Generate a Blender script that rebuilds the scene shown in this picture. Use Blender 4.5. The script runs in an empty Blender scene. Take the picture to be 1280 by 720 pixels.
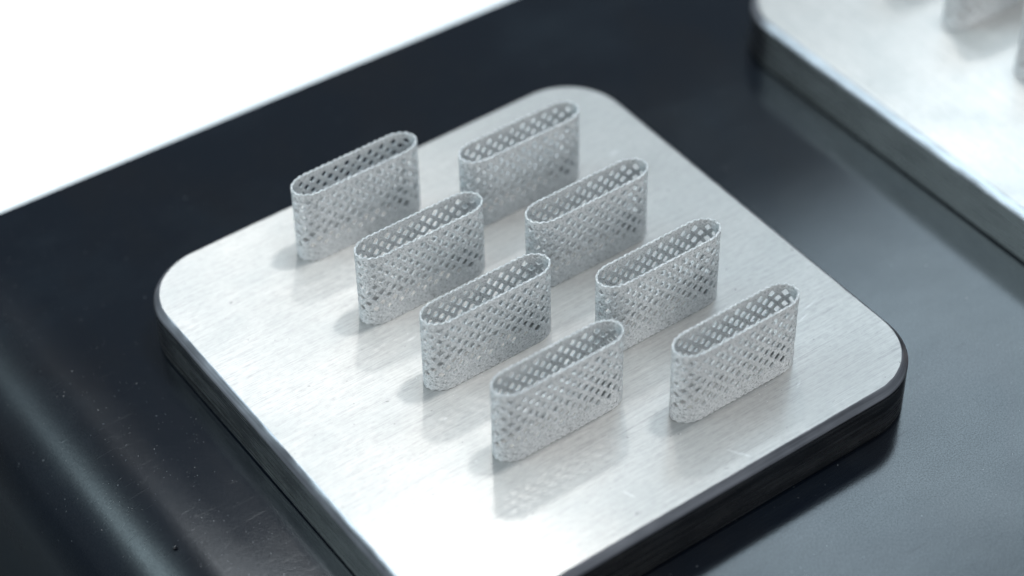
import bpy, math, random, bisect
from mathutils import Vector, Matrix

MM = 0.001                                   # the scene is in metres, measures below in millimetres
sc = bpy.context.scene
COL = sc.collection

# ------------------------------------------------------------------ camera
C = Vector((-162.699, -230.064, 274.241))
YAW, PIT, ROLL = math.radians(55.1325), math.radians(43.4402), math.radians(-1.3544)
fw = Vector((math.cos(PIT) * math.cos(YAW), math.cos(PIT) * math.sin(YAW), -math.sin(PIT)))
rt = Vector((math.sin(YAW), -math.cos(YAW), 0))
up = rt.cross(fw)
rt, up = (math.cos(ROLL) * rt + math.sin(ROLL) * up), (-math.sin(ROLL) * rt + math.cos(ROLL) * up)
cd = bpy.data.cameras.new('camera')
cam = bpy.data.objects.new('camera', cd); COL.objects.link(cam)
m = Matrix((rt, up, -fw)).transposed().to_4x4()
m.translation = C * MM
cam.matrix_world = m
cd.sensor_width = 36.0
cd.lens = 2793.75 / 1280 * 36
cd.clip_start, cd.clip_end = 0.005, 50.0
cd.dof.use_dof = True
cd.dof.focus_distance = 0.3825
cd.dof.aperture_fstop = 7.6
cd.dof.aperture_blades = 9
sc.camera = cam

# ------------------------------------------------------------------ world and lamps
w = bpy.data.worlds.new('World'); sc.world = w
w.use_nodes = True
bg = w.node_tree.nodes['Background']
bg.inputs['Color'].default_value = (0.72, 0.87, 1.0, 1)
bg.inputs['Strength'].default_value = 0.27

def area(name, loc, target, size, power, color, size_y=None, shape='DISK'):
    l = bpy.data.lights.new(name, 'AREA')
    l.shape = shape; l.size = size
    if size_y: l.size_y = size_y
    l.energy = power; l.color = color
    o = bpy.data.objects.new(name, l); COL.objects.link(o)
    o.location = loc
    o.rotation_euler = (Vector(target) - Vector(loc)).to_track_quat('-Z', 'Y').to_euler()
    return o

# the key softbox: high, a little to the right; the long light panel over the back right of the bench
area('key_lamp', (0.285, -0.01, 0.96), (0, 0, 0), 0.085, 3.0, (1.0, 0.99, 0.965))
area('left_fill', (0.18, 0.12, 0.98), (0.18, 0.12, 0), 0.14, 6.4, (0.86, 0.94, 1.0), 1.13, 'RECTANGLE')  # added long lamp, unseen; whitens the plate's left side and lifts the tray sheen
area('back_lamp', (0.325, 0.49, 0.81), (0, 0, 0), 0.07, 1.35, (1.0, 0.99, 0.965))
area('ceiling_panel', (0.63, 0.40, 0.70), (0.63, 0.40, 0), 0.52, 2.85, (0.68, 0.87, 1.0), 0.30, 'RECTANGLE')
area('room_fill', (-0.70, -1.00, 0.38), (0, 0, 0), 0.8, 10.0, (1.0, 0.99, 0.97))
area('strip_lamp', (-0.59, 0.41, 0.70), (-0.07, 0.0, 0), 0.42, 4.4, (0.70, 0.92, 1.0), 0.44, 'RECTANGLE')
sc.view_settings.view_transform = 'Standard'
sc.view_settings.look = 'None'
sc.view_settings.exposure = 0.0
sc.view_settings.gamma = 1.0
sc.view_settings.use_curve_mapping = False
sc.cycles.max_bounces = 8

# ------------------------------------------------------------------ node helpers
class NT:
    def __init__(s, name):
        s.m = bpy.data.materials.new(name); s.m.use_nodes = True
        s.t = s.m.node_tree; s.t.nodes.clear()
        s.out = s.t.nodes.new('ShaderNodeOutputMaterial')
        s.tc = s.t.nodes.new('ShaderNodeTexCoord')
    def n(s, typ, **kw):
        nd = s.t.nodes.new(typ)
        for k, v in kw.items():
            setattr(nd, k, v)
        return nd
    def set(s, sock, v):
        if hasattr(v, 'links') or isinstance(v, bpy.types.NodeSocket): s.t.links.new(v, sock)
        else: sock.default_value = v
    def math(s, op, a, b=0.0, clamp=False):
        nd = s.n('ShaderNodeMath', operation=op, use_clamp=clamp)
        s.set(nd.inputs[0], a); s.set(nd.inputs[1], b)
        return nd.outputs[0]
    def coords(s, scale, loc=(0, 0, 0), rot=(0, 0, 0)):
        mp = s.n('ShaderNodeMapping')
        src = s.tc.outputs['Object']
        if getattr(s, 'turn', False):
            r9 = s.n('ShaderNodeMapping'); r9.inputs['Rotation'].default_value = (0, 0, math.pi / 2)
            s.t.links.new(src, r9.inputs['Vector']); src = r9.outputs[0]
        s.t.links.new(src, mp.inputs['Vector'])
        mp.inputs['Scale'].default_value = scale
        mp.inputs['Location'].default_value = loc
        mp.inputs['Rotation'].default_value = rot
        return mp.outputs[0]
    def noise(s, vec, scale=1.0, detail=3.0, rough=0.55):
        nd = s.n('ShaderNodeTexNoise')
        s.set(nd.inputs['Vector'], vec); nd.inputs['Scale'].default_value = scale
        nd.inputs['Detail'].default_value = detail; nd.inputs['Roughness'].default_value = rough
        return nd.outputs['Fac']
    def ramp(s, fac, stops):
        nd = s.n('ShaderNodeValToRGB'); e = nd.color_ramp.elements
        while len(e) < len(stops): e.new(0.5)
        for i, (p, c) in enumerate(stops):
            e[i].position = p; e[i].color = (c, c, c, 1) if isinstance(c, (int, float)) else (*c, 1)
        s.set(nd.inputs[0], fac)
        return nd.outputs[0]
    def remap(s, v, a, b, c, d):
        nd = s.n('ShaderNodeMapRange')
        for i, x in enumerate((v, a, b, c, d)): s.set(nd.inputs[i], x)
        return nd.outputs[0]
    def mixc(s, fac, a, b, blend='MIX'):
        nd = s.n('ShaderNodeMix', data_type='RGBA', blend_type=blend)
        s.set(nd.inputs[0], fac)
        for sock, v in ((nd.inputs[6], a), (nd.inputs[7], b)):
            s.set(sock, (*v, 1) if isinstance(v, tuple) and len(v) == 3 else v)
        return nd.outputs[2]
    def bump(s, h, strength, dist, prev=None):
        nd = s.n('ShaderNodeBump')
        nd.inputs['Strength'].default_value = strength; nd.inputs['Distance'].default_value = dist
        s.set(nd.inputs['Height'], h)
        if prev is not None: s.set(nd.inputs['Normal'], prev)
        return nd.outputs[0]
    def pbsdf(s, **kw):
        nd = s.n('ShaderNodeBsdfPrincipled')
        for k, v in kw.items():
            k = k.replace('_', ' ')
            s.set(nd.inputs[k], (*v, 1) if isinstance(v, tuple) and len(v) == 3 and 'Color' in k else v)
        return nd.outputs[0]
    def mixs(s, fac, a, b):
        nd = s.n('ShaderNodeMixShader'); s.set(nd.inputs[0], fac)
        s.t.links.new(a, nd.inputs[1]); s.t.links.new(b, nd.inputs[2])
        return nd.outputs[0]
    def done(s, sh):
        s.t.links.new(sh, s.out.inputs[0]); return s.m

ZT_ = -10.851
K = 1000.0    # object coordinates are metres: scale by K to think in millimetres

def mat_brushed(name, turn, marks=(), tone=1.0):
    t = NT(name)
    t.turn = turn
    fine = t.noise(t.coords((0.05 * K, 7 * K, 1 * K)), 1.0, 4, 0.7)          # long hairlines along x
    mid = t.noise(t.coords((0.025 * K, 1.4 * K, 1 * K), (3, 7, 0)), 1.0, 3, 0.6)
    short = t.noise(t.coords((0.35 * K, 4.5 * K, 1 * K), (9, 1, 0)), 1.0, 3, 0.65)
    mott = t.noise(t.coords((0.8 * K, 1.3 * K, 1 * K), (2, 8, 0)), 1.0, 4, 0.7)   # fine mottling of the ground surface
    blot = t.noise(t.coords((0.05 * K, 0.06 * K, 1 * K)), 1.0, 5, 0.65)       # handling marks and powder film
    pits = t.noise(t.coords((0.8 * K, 1.0 * K, 1 * K), (5, 5, 0)), 1.0, 1, 0.5)
    lines = t.math('ADD', t.math('MULTIPLY', fine, 0.40), t.math('MULTIPLY', mid, 0.12))
    lines = t.math('ADD', lines, t.math('MULTIPLY', short, 0.26))
    lines = t.math('ADD', lines, t.math('MULTIPLY', mott, 0.22))
    col = t.ramp(lines, [(0.36, (0.275 * tone, 0.275 * tone, 0.272 * tone)), (0.50, (0.415 * tone, 0.41 * tone, 0.40 * tone)), (0.64, (0.50 * tone, 0.495 * tone, 0.48 * tone))])
    film = t.ramp(blot, [(0.42, 0.0), (0.68, 1.0)])
    col = t.mixc(t.math('MULTIPLY', film, 0.40), col, (0.36, 0.375, 0.375))
    dark = t.ramp(pits, [(0.75, 0.0), (0.80, 1.0)])
    col = t.mixc(t.math('MULTIPLY', dark, 0.55), col, (0.14, 0.14, 0.14))
    scuff = None                                                             # single bright scuffs worn into the face
    for cx, cy, ang, ln, wd in marks:
        mp = t.n('ShaderNodeMapping', vector_type='TEXTURE')
        t.t.links.new(t.tc.outputs['Object'], mp.inputs['Vector'])
        mp.inputs['Location'].default_value = (cx * MM, cy * MM, -ZT_ * MM)
        mp.inputs['Rotation'].default_value = (0, 0, math.radians(ang))
        mp.inputs['Scale'].default_value = (ln * MM, wd * MM, 1)
        vl = t.n('ShaderNodeVectorMath', operation='LENGTH'); t.t.links.new(mp.outputs[0], vl.inputs[0])
        mk = t.math('MULTIPLY', t.remap(vl.outputs['Value'], 0.35, 1.0, 1.0, 0.0), t.remap(short, 0.35, 0.6, 0.3, 1.0))
        mk = t.math('MAXIMUM', mk, 0.0)
        scuff = mk if scuff is None else t.math('MAXIMUM', scuff, mk)
    if scuff is not None: col = t.mixc(t.math('MULTIPLY', scuff, 0.32), col, (0.86, 0.87, 0.87))
    h = t.math('ADD', t.math('MULTIPLY', fine, 0.5), t.math('MULTIPLY', short, 0.3))
    h = t.math('ADD', h, t.math('MULTIPLY', mott, 0.35))
    nrm = t.bump(h, 0.45, 0.00005)
    tan = t.n('ShaderNodeCombineXYZ'); tan.inputs[0 if turn else 1].default_value = 1.0
    ra = t.remap(blot, 0.3, 0.7, 0.43, 0.51)
    a = t.pbsdf(Base_Color=col, Metallic=1.0, Roughness=ra, Anisotropic=0.97, Tangent=tan.outputs[0], Normal=nrm)
    b = t.pbsdf(Base_Color=col, Metallic=1.0, Roughness=t.remap(blot, 0.3, 0.7, 0.15, 0.22), Normal=t.bump(h, 0.10, 0.00004))
    c = t.pbsdf(Base_Color=col, Metallic=0.0, Roughness=0.55, Normal=nrm)
    return t.done(t.mixs(0.50, t.mixs(0.10, a, b), c))

def mat_side(name, base, rough, zs=2.2):
    t = NT(name)
    lines = t.noise(t.coords((0.03 * K, 0.03 * K, zs * K)), 1.0, 2, 0.55)       # cutter lines run round the plate
    tone = t.noise(t.coords((0.12 * K, 0.12 * K, 0.35 * K), (2, 3, 1)), 1.0, 3, 0.6)
    f = t.math('ADD', t.math('MULTIPLY', lines, 0.65), t.math('MULTIPLY', tone, 0.35))
    col = t.ramp(f, [(0.32, tuple(c * 0.55 for c in base)), (0.68, tuple(c * 1.35 for c in base))])
    return t.done(t.pbsdf(Base_Color=col, Metallic=1.0, Roughness=t.remap(f, 0.3, 0.7, rough - 0.05, rough + 0.08), Normal=t.bump(lines, 0.05, 0.00006)))

def mat_sinter():
    t = NT('sintered_metal')
    g = t.noise(t.coords((3.4 * K, 3.4 * K, 3.4 * K)), 1.0, 2, 0.7)
    g2 = t.noise(t.coords((2.2 * K, 2.2 * K, 2.6 * K), (4, 4, 4)), 1.0, 3, 0.6)
    v = t.n('ShaderNodeTexVoronoi'); t.set(v.inputs['Vector'], t.coords((3.0 * K, 3.0 * K, 3.0 * K)))
    grain = t.math('ADD', t.math('MULTIPLY', g, 0.6), t.math('MULTIPLY', g2, 0.4))
    col = t.ramp(grain, [(0.34, (0.38, 0.395, 0.40)), (0.48, (0.68, 0.70, 0.71)), (0.56, (0.84, 0.86, 0.87)), (0.61, (0.98, 0.985, 0.99))])  # grain tones; the near-white stop paints metal sparkle into the colour
    nrm = t.bump(t.math('ADD', grain, t.math('MULTIPLY', v.outputs['Distance'], -0.6)), 0.8, 0.00030)
    return t.done(t.pbsdf(Base_Color=col, Metallic=0.40, Roughness=t.remap(g2, 0.3, 0.7, 0.24, 0.44), Normal=nrm))

def mat_tray():
    t = NT('black_lacquered_sheet')
    grain = t.noise(t.coords((2.6 * K, 2.6 * K, 2.6 * K)), 1.0, 2, 0.55)
    smear = t.noise(t.coords((0.025 * K, 0.04 * K, 0.03 * K), (1, 2, 0), (0, 0, 0.5)), 1.0, 5, 0.65)
    scr = t.noise(t.coords((0.10 * K, 2.2 * K, 1 * K), (0, 0, 0), (0, 0, 0.9)), 1.0, 2, 0.5)
    speck = t.noise(t.coords((1.3 * K, 1.3 * K, 1.3 * K), (8, 2, 5)), 1.0, 1, 0.5)
    rust = t.noise(t.coords((0.03 * K, 0.015 * K, 0.03 * K), (6, 1, 0)), 1.0, 4, 0.6)
    col = t.mixc(t.ramp(rust, [(0.5, 0.0), (0.8, 0.35)]), (0.0012, 0.0030, 0.0065), (0.009, 0.006, 0.0035))
    sp = t.ramp(speck, [(0.76, 0.0), (0.80, 1.0)])
    col = t.mixc(t.math('MULTIPLY', sp, 0.5), col, (0.10, 0.11, 0.12))
    dust = t.ramp(smear, [(0.5, 0.0), (0.8, 1.0)])
    col = t.mixc(t.math('MULTIPLY', dust, 0.40), col, (0.010, 0.016, 0.022))
    r = t.math('ADD', t.remap(smear, 0.3, 0.7, 0.12, 0.17), t.math('MULTIPLY', t.ramp(scr, [(0.66, 0.0), (0.72, 1.0)]), 0.06))
    sx = t.n('ShaderNodeSeparateXYZ'); t.t.links.new(t.tc.outputs['Object'], sx.inputs[0])
    bend = t.remap(sx.outputs[0], -0.062, -0.072, 0.0, 0.13)                  # the lacquer crazed where the sheet was bent
    r = t.math('ADD', r, bend)
    nick = t.noise(t.coords((0.35 * K, 1.6 * K, 0.6 * K), (1, 4, 0), (0, 0, 0.6)), 1.0, 3, 0.6)
    nrm = t.bump(grain, 0.09, 0.00008)
    nrm = t.bump(t.math('MULTIPLY', t.ramp(nick, [(0.62, 0.0), (0.72, 1.0)]), t.math('MULTIPLY', bend, 8.0)), 0.08, 0.00012, nrm)
    pore = t.noise(t.coords((3.6 * K, 3.6 * K, 3.6 * K), (7, 7, 7)), 1.0, 2, 0.65)
    spec = t.math('MULTIPLY', t.remap(pore, 0.30, 0.70, 0.36, 0.64), t.remap(smear, 0.3, 0.75, 1.08, 0.86))
    return t.done(t.pbsdf(Base_Color=col, Roughness=r, IOR=1.5, Specular_IOR_Level=spec, Normal=nrm))

def mat_grey():
    t = NT('grey_laminate')
    n = t.noise(t.coords((0.05 * K,) * 3), 1.0, 4, 0.6)
    return t.done(t.pbsdf(Base_Color=t.ramp(n, [(0.3, (0.016, 0.019, 0.022)), (0.7, (0.028, 0.03, 0.034))]), Roughness=0.5))

def mat_white():
    t = NT('white_laminate')
    n = t.noise(t.coords((0.02 * K, 0.02 * K, 0.02 * K)), 1.0, 3, 0.5)
    return t.done(t.pbsdf(Base_Color=t.ramp(n, [(0.3, (0.86, 0.88, 0.90)), (0.7, (0.90, 0.91, 0.92))]), Roughness=0.6))

def mat_dust():
    t = NT('pale_dust')
    n = t.noise(t.coords((0.3 * K,) * 3), 1.0, 1, 0.5)
    return t.done(t.pbsdf(Base_Color=t.ramp(n, [(0.3, (0.16, 0.16, 0.16)), (0.7, (0.5, 0.5, 0.5))]), Roughness=0.6))

BRUSHED = mat_brushed('brushed_steel', False, (
    (9.3, -46.6, 118, 1.9, 0.35), (10.2, -47.9, 122, 1.4, 0.3), (-10.4, -43.4, 110, 1.5, 0.3), (40.3, 26.2, 8, 1.6, 0.55),
    (-24.8, -11.7, 20, 0.55, 0.35), (-18.6, 7.6, 5, 1.2, 0.3), (42, -27.6, 12, 3.4, 0.22), (39.5, -29.2, 15, 2.2, 0.18),
    (-26.2, -22.6, 0, 0.35, 0.3), (28, -41, 30, 1.2, 0.3)))
BRUSHED_ACROSS = mat_brushed('cross_brushed_steel', True, tone=1.15)
SIDE = mat_side('milled_steel_side', (0.34, 0.335, 0.33), 0.25)
CHAMFER = mat_side('milled_steel_chamfer', (0.36, 0.35, 0.37), 0.32)
SINTER = mat_sinter(); TRAY = mat_tray(); WHITE = mat_white(); GREY = mat_grey(); DUST = mat_dust()

# ------------------------------------------------------------------ mesh helpers
def link(name, verts, faces, mat, parent=None, smooth=True, sharp=None):
    me = bpy.data.meshes.new(name)
    me.from_pydata([(x * MM, y * MM, z * MM) for x, y, z in verts], [], faces)
    me.materials.append(mat)
    me.validate()
    if smooth:
        me.polygons.foreach_set('use_smooth', [True] * len(me.polygons))
        if sharp: me.set_sharp_from_angle(angle=math.radians(sharp))
    me.update()
    o = bpy.data.objects.new(name, me); COL.objects.link(o)
    if parent: o.parent = parent
    return o

def empty(name, loc):
    o = bpy.data.objects.new(name, None); COL.objects.link(o)
    o.location = Vector(loc) * MM
    o.empty_display_size = 0.005
    return o

def tag(o, label, cat, group=None):
    o['label'] = label; o['category'] = cat
    if group: o['group'] = group
    return o

# ------------------------------------------------------------------ the bench and the tray
ZT = -10.851                                  # tray surface; plate tops are at z = 0
ZB = -70.0                                    # bench
bench = link('bench', [(-900, -900, ZB), (1200, -900, ZB), (1200, 1200, ZB), (-900, 1200, ZB)], [(0, 1, 2, 3)], GREY, smooth=False)
bench['kind'] = 'structure'
back = link('white_background', [(-125, 135, ZB + 1), (600, 135, ZB + 1), (600, 700, ZB + 1), (-125, 700, ZB + 1)], [(0, 1, 2, 3)], WHITE, smooth=False)
back['kind'] = 'structure'

def tray():
    R, T = 18.0, 2.0
    xl, xr = -85.8, 330.0
    prof_o, prof_i = [], []
    def arc(cx, r, a0, a1, n, out):
        for k in range(n + 1):
            a = math.radians(a0 + (a1 - a0) * k / n)
            out.append((cx + r * math.cos(a), ZT - R + r * math.sin(a)))
    prof_o.append((xl, ZB + 0.3)); arc(xl + R, R, 180, 90, 16, prof_o)
    for k in range(1, 12): prof_o.append((xl + R + (xr - xl - 2 * R) * k / 12, ZT))
    arc(xr - R, R, 90, 0, 16, prof_o); prof_o.append((xr, ZB + 0.3))
    prof_i.append((xl + T, ZB + 0.3)); arc(xl + R, R - T, 180, 90, 16, prof_i)
    for k in range(1, 12): prof_i.append((xl + R + (xr - xl - 2 * R) * k / 12, ZT - T))
    arc(xr - R, R - T, 90, 0, 16, prof_i); prof_i.append((xr - T, ZB + 0.3))
    n = len(prof_o)
    V, F = [], []
    def yb(x): return 91.9 - 0.0268 * x       # the cut back edge runs a little out of square
    for prof in (prof_o, prof_i):
        for x, z in prof: V.append((x, -330.0, z))
        for x, z in prof: V.append((x, yb(x), z))
    o0, o1, i0, i1 = 0, n, 2 * n, 3 * n
    for k in range(n - 1):
        F.append((o0 + k, o0 + k + 1, o1 + k + 1, o1 + k))
        F.append((i0 + k, i1 + k, i1 + k + 1, i0 + k + 1))
        F.append((o0 + k, i0 + k, i0 + k + 1, o0 + k + 1))
        F.append((o1 + k, o1 + k + 1, i1 + k + 1, i1 + k))
    for e in (0, n - 1):
        F.append((o0 + e, o1 + e, i1 + e, i0 + e) if e == 0 else (o0 + e, i0 + e, i1 + e, o1 + e))
    o = link('sheet_metal_tray', V, F, TRAY, smooth=True, sharp=40)
    tag(o, 'glossy black sheet metal tray with rounded fold, under both steel plates', 'tray')
    return o
tray()

# ------------------------------------------------------------------ the build plates
def outline(half, r, n=14):
    pts = []
    for cx, cy, a0 in ((1, 1, 0), (-1, 1, 90), (-1, -1, 180), (1, -1, 270)):
        for k in range(n + 1):
            a = math.radians(a0 + 90 * k / n)
            pts.append((cx * (half - r) + r * math.cos(a), cy * (half - r) + r * math.sin(a)))
    # short extra points along the straights keep the rim a little uneven
    res = []
    for i, p in enumerate(pts):
        q = pts[(i + 1) % len(pts)]
        res.append(p)
        d = math.hypot(q[0] - p[0], q[1] - p[1])
        s = int(d // 1.3)
        for k in range(1, s):
            res.append((p[0] + (q[0] - p[0]) * k / s, p[1] + (q[1] - p[1]) * k / s))
    return res

def plate(cx, cy, label, seed, face):
    rnd = random.Random(seed)
    e = empty('build_plate', (cx, cy, ZT))
    tag(e, label, 'metal plate', 'steel build plates on the black tray')
    H = -ZT
    base = outline(50.0, 11.76)
    n = len(base)
    def off(d, z, jit=0.0):
        ring = []
        for x, y in base:
            # outward normal of the rounded square
            qx = max(abs(x) - (50 - 11.76), 0) * (1 if x > 0 else -1)
            qy = max(abs(y) - (50 - 11.76), 0) * (1 if y > 0 else -1)
            l = math.hypot(qx, qy)
            j = rnd.uniform(-jit, jit)
            ring.append((x + qx / l * (d + j), y + qy / l * (d + j), z))
        return ring
    top = off(0.0, H, 0.04)
    bv = off(0.10, H - 0.05, 0.02)
    mid = off(1.25, H - 1.30, 0.015); low = off(1.30, H - 1.40)
    bot = off(1.30, 0.55); foot = off(0.85, 0.02)
    def band(a, b): return a + b, [(i, n + i, n + (i + 1) % n, (i + 1) % n) for i in range(n)]
    link('top_face', top, [tuple(range(n))], face, e, smooth=False)
    V = top + bv + mid + low
    F = [(k * n + i, (k + 1) * n + i, (k + 1) * n + (i + 1) % n, k * n + (i + 1) % n) for k in range(3) for i in range(n)]
    link('chamfered_edge', V, F, CHAMFER, e, sharp=30)
    V = low + bot + foot
    F = [(k * n + i, (k + 1) * n + i, (k + 1) * n + (i + 1) % n, k * n + (i + 1) % n) for k in range(2) for i in range(n)]
    F.append(tuple(2 * n + i for i in reversed(range(n))))
    link('side', V, F, SIDE, e, sharp=30)
    return e
plate(0, 0, 'square steel plate with rounded corners carrying two rows of perforated tubes', 1, BRUSHED)
plate(140.95, 1.0, 'blurred steel plate at the upper right corner, mostly out of frame', 2, BRUSHED_ACROSS)

# ------------------------------------------------------------------ the perforated tubes
L, W, HT, TH = 26.1, 5.95, 15.84, 0.35
AX, BY = 4.0, (W - TH) / 2                     # the ends are half ellipses, longer than they are wide
HS = (L - TH) / 2 - AX
ROWS, ZTOP = 9, 13.95

def path_table():
    pts = []
    n = 400
    pts.append((HS, BY, 0.0, 1.0))
    for k in range(n + 1):
        a = math.pi / 2 + math.pi * k / n
        nx, ny = math.cos(a) / AX, math.sin(a) / BY
        l = math.hypot(nx, ny)
        pts.append((-HS + AX * math.cos(a), BY * math.sin(a), nx / l, ny / l))
    for k in range(n + 1):
        a = -math.pi / 2 + math.pi * k / n
        nx, ny = math.cos(a) / AX, math.sin(a) / BY
        l = math.hypot(nx, ny)
        pts.append((HS + AX * math.cos(a), BY * math.sin(a), nx / l, ny / l))
    d = [0.0]
    for p, q in zip(pts, pts[1:]): d.append(d[-1] + math.hypot(q[0] - p[0], q[1] - p[1]))
    return pts, d
PTS, DIST = path_table()
PER = DIST[-1]
NC = 23; PITCH = PER / NC; DZ = 1.28
S0 = HS - 0.1
NQ = NC * 8                                    # columns round the tube

def at(s, z, off):
    s %= PER
    k = min(max(bisect.bisect_right(DIST, s) - 1, 0), len(PTS) - 2)
    f = (s - DIST[k]) / max(DIST[k + 1] - DIST[k], 1e-9)
    p, q = PTS[k], PTS[k + 1]
    x, y, nx, ny = (p[i] + (q[i] - p[i]) * f for i in range(4))
    return (x + nx * off, y + ny * off, z)

def tube_meshes(seed):
    rnd = random.Random(seed)
    jit = {}
    def J(key, amp):
        if key not in jit: jit[key] = (rnd.uniform(-1, 1), rnd.uniform(-1, 1), rnd.uniform(-1, 1))
        a = jit[key]
        return a[0] * amp, a[1] * amp, a[2] * amp
    class Part:
        def __init__(s): s.V, s.F, s.idx = [], [], {}
        def v(s, key, sc_, z, off, amp=0.035, side=0):
            k = (key, side)
            if k not in s.idx:
                j = J(k, amp)
                s.idx[k] = len(s.V); s.V.append(at(sc_ + j[0], z + j[1], off + j[2] * 0.8))
            return s.idx[k]
    wall, rim, base = Part(), Part(), Part()
    half = TH / 2
    q8, q4 = PITCH / 8, DZ / 4
    ring = []                                  # the 16 outline steps of a diamond cell, in (1/8 pitch, 1/4 row)
    for (x0, y0), (x1, y1) in (((4, 0), (0, 4)), ((0, 4), (-4, 0)), ((-4, 0), (0, -4)), ((0, -4), (4, 0))):
        for k in range(4): ring.append((x0 + (x1 - x0) * k // 4, y0 + (y1 - y0) * k // 4))
    for row in range(ROWS):
        zc = ZTOP - row * DZ
        for c in range(NC):
            ic = c * 8 + (4 if row % 2 else 0)
            iz = -row * 4
            g = 0.615 + rnd.uniform(-0.05, 0.04)
            if rnd.random() < 0.05: g *= rnd.uniform(0.6, 0.85)
            cs, cz = rnd.uniform(-0.035, 0.035), rnd.uniform(-0.035, 0.035)
            O, I = {}, {}
            for side, off in ((1, half), (-1, -half)):
                for k, (dx, dy) in enumerate(ring):
                    O[side, k] = wall.v(('g', (ic + dx) % NQ, iz + dy), S0 + (ic + dx) * q8, zc + dy * q4, off, side=side)
                    corner = 0.93 if k % 4 == 0 else 1.0
                    gg = g * corner
                    I[side, k] = wall.v(('h', row, c, k), S0 + ic * q8 + cs + dx * q8 * gg, zc + cz + dy * q4 * gg, off * 0.93, 0.03, side)
            for k in range(16):
                k2 = (k + 1) % 16
                wall.F.append((O[1, k], O[1, k2], I[1, k2], I[1, k]))
                wall.F.append((O[-1, k2], O[-1, k], I[-1, k], I[-1, k2]))
                wall.F.append((I[1, k], I[1, k2], I[-1, k2], I[-1, k]))
    def strip(part, zig, zend, nz, tname, zfun, cap):
        # a solid band between the zigzag edge of the lattice and a straight end
        idx = {}
        for i in range(NQ):
            zz, iz = zig(i)
            for side, off in ((1, half), (-1, -half)):
                for k in range(nz + 1):
                    if k == 0: v = part.v(('g', i, iz), S0 + i * q8, zz, off, side=side)
                    else:
                        f = k / nz
                        z = zz + (zend - zz) * f + (zfun(i) if k == nz else 0)
                        bulge = 1.0 if k < nz else cap
                        v = part.v((tname, i, k), S0 + i * q8, z, off * bulge, 0.035 if k < nz else 0.02, side)
                    idx[i, k, side] = v
        for i in range(NQ):
            j = (i + 1) % NQ
            for k in range(nz):
                a = (idx[i, k, 1], idx[j, k, 1], idx[j, k + 1, 1], idx[i, k + 1, 1])
                b = (idx[i, k, -1], idx[j, k, -1], idx[j, k + 1, -1], idx[i, k + 1, -1])
                if tname == 't': part.F.append(a); part.F.append(b[::-1])
                else: part.F.append(a[::-1]); part.F.append(b)
            c = (idx[i, nz, 1], idx[j, nz, 1], idx[j, nz, -1], idx[i, nz, -1])
            part.F.append(c if tname == 't' else c[::-1])
    def zig_top(i):
        d = i % 8; d = min(d, 8 - d)          # 0 at a cell centre of the top row
        return ZTOP + (4 - d) * q4, 4 - d
    last = ROWS - 1
    def zig_bot(i):
        d = (i - (4 if last % 2 else 0)) % 8; d = min(d, 8 - d)
        return ZTOP - last * DZ - (4 - d) * q4, -last * 4 - (4 - d)
    strip(rim, zig_top, HT, 4, 't', lambda i: 0.14 * math.cos(i / 4 * 2 * math.pi) - 0.09 + rnd.uniform(-0.05, 0.05), 1.0)
    strip(base, zig_bot, 0.0, 5, 'b', lambda i: (0.15 if i % 4 < 2 else 0.0), 1.0)
    return wall, rim, base

def tube(cx, cy, label, seed, group):
    e = empty('perforated_tube', (cx, cy, 0))
    tag(e, label, 'mesh tube', group)
    wall, rim, base = tube_meshes(seed)
    for nm, p in (('lattice_wall', wall), ('top_rim', rim), ('base_band', base)):
        V = [(x, y, max(z, 0.004)) for x, y, z in p.V] if nm == 'base_band' else p.V
        link(nm, V, p.F, SINTER, e, sharp=45)

G1 = 'perforated tubes standing on the large plate'
A = -10.25; B = 18.65
spots = [
    (A, 37.19, 'grey perforated oval tube at the back of the left row, nearest the white background'),
    (A, 16.51, 'grey perforated oval tube, second from the back in the left row'),
    (A, -3.52, 'grey perforated oval tube, third from the back in the left row'),
    (A, -23.85, 'grey perforated oval tube at the front end of the left row, lowest in the picture'),
    (B, 26.65, 'pale grey perforated oval tube at the back of the right row, by the top corner'),
    (B, 6.32, 'grey perforated oval tube, second from the back in the right row'),
    (B, -13.94, 'grey perforated oval tube, third from the back in the right row'),
    (B, -34.48, 'grey perforated oval tube at the front of the right row, nearest the plate\'s right corner'),
]
for k, (x, y, lab) in enumerate(spots): tube(x, y, lab, 11 + k, G1)
G2 = 'perforated tubes on the blurred plate'
for k, (y, lab) in enumerate(((37.6, 'blurred perforated tube above the frame, reflected in the far plate near its corner'),
                              (17.0, 'blurred perforated tube on the far plate, cut by the top edge of the picture'),
                              (-3.3, 'blurred perforated tube on the far plate, cut by the right edge of the picture'))):
    tube(130.7, y, lab, 31 + k, G2)

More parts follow.
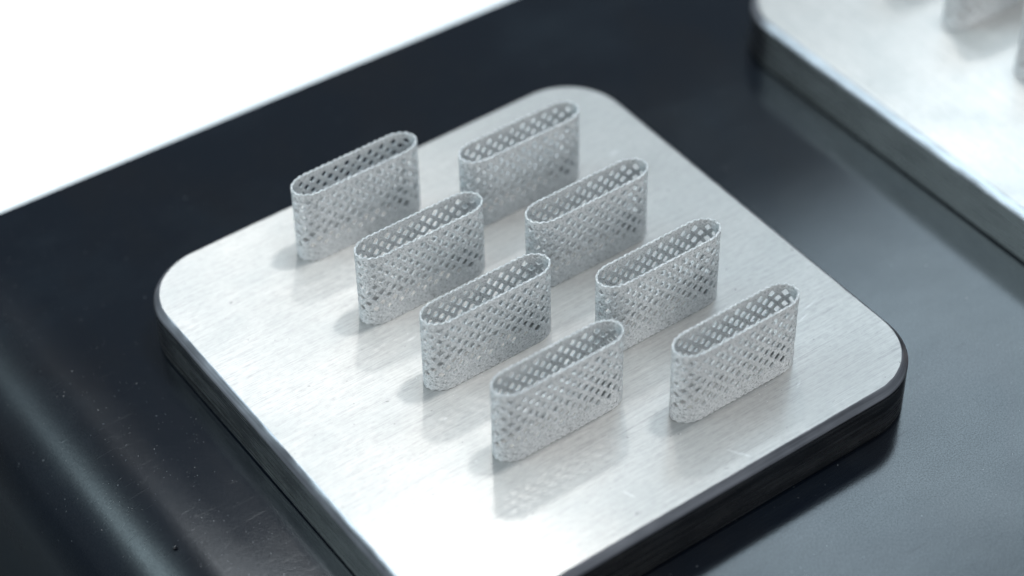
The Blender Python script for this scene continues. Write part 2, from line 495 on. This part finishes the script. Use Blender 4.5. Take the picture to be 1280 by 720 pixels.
# ------------------------------------------------------------------ dust and grit on the tray
def grit(name, pts, mat):
    V, F = [], []
    rnd = random.Random(5)
    for x, y, z, r in pts:
        b = len(V)
        for k in range(5):
            a = k * 2 * math.pi / 5 + rnd.random()
            rr = r * rnd.uniform(0.7, 1.2)
            V.append((x + rr * math.cos(a), y + rr * math.sin(a), z + 0.003))
        V.append((x + rnd.uniform(-.3, .3) * r, y + rnd.uniform(-.3, .3) * r, z + r * rnd.uniform(0.5, 1.1)))
        for k in range(5): F.append((b + k, b + (k + 1) % 5, b + 5))
    return link(name, V, F, mat, smooth=False)
def tray_z(x):
    if x >= -67.8: return ZT
    return ZT - 18.0 + math.sqrt(max(0.0, 324.0 - (x + 67.8) ** 2))
rnd = random.Random(77)
pts = []
while len(pts) < 620:
    x, y = rnd.uniform(-80, -52), rnd.uniform(-50, 92)
    if rnd.random() < 0.30: x, y = rnd.uniform(-78, 88), rnd.uniform(-95, 90)
    if abs(x) < 53 and abs(y) < 53: continue
    if rnd.random() < 0.45:                                    # clusters
        for _ in range(rnd.randint(2, 5)):
            xx = x + rnd.gauss(0, 1.2)
            if xx < -81: continue
            pts.append((xx, y + rnd.gauss(0, 1.2), tray_z(xx), rnd.choice((0.03, 0.04, 0.05))))
    else: pts.append((x, y, tray_z(x), rnd.choice((0.03, 0.04, 0.05, 0.05, 0.06, 0.07, 0.10))))
pts = [q for q in pts if not (abs(q[0]) < 52 and abs(q[1]) < 52)]
d = grit('dust_specks', pts, DUST)
d['kind'] = 'stuff'

# a single pellet of metal lying by the fold
def pellet(x, y, r):
    V, F = [], []
    nu, nv = 12, 7
    for a in range(nv + 1):
        th = math.pi * a / nv
        for b in range(nu):
            ph = 2 * math.pi * b / nu
            V.append((r * math.sin(th) * math.cos(ph) * 1.15, r * math.sin(th) * math.sin(ph), r * math.cos(th) * 0.85))
    for a in range(nv):
        for b in range(nu):
            F.append((a * nu + b, (a + 1) * nu + b, (a + 1) * nu + (b + 1) % nu, a * nu + (b + 1) % nu))
    o = link('metal_pellet', V, F, TRAY)
    o.location = Vector((x, y, tray_z(x) + r * 0.84)) * MM
    tag(o, 'tiny dark metal pellet lying beside the rounded fold of the black tray', 'pellet')
pellet(-71.9, -0.1, 0.42)

# loose powder grains left on the main plate round the tube feet
rnd = random.Random(9)
pw = []
for cx, cy, _ in spots:
    for _ in range(26):
        s_ = rnd.uniform(0, PER)
        x, y, z = at(s_, 0, abs(rnd.gauss(0.3, 1.6)) + 0.25)
        pw.append((cx + x, cy + y, 0.0, rnd.choice((0.03, 0.04, 0.05, 0.06, 0.09))))
for _ in range(120): pw.append((rnd.uniform(-46, 46), rnd.uniform(-46, 46), 0.0, rnd.choice((0.03, 0.04, 0.05))))
p_ = grit('powder_grains', pw, SINTER)
p_['kind'] = 'stuff'
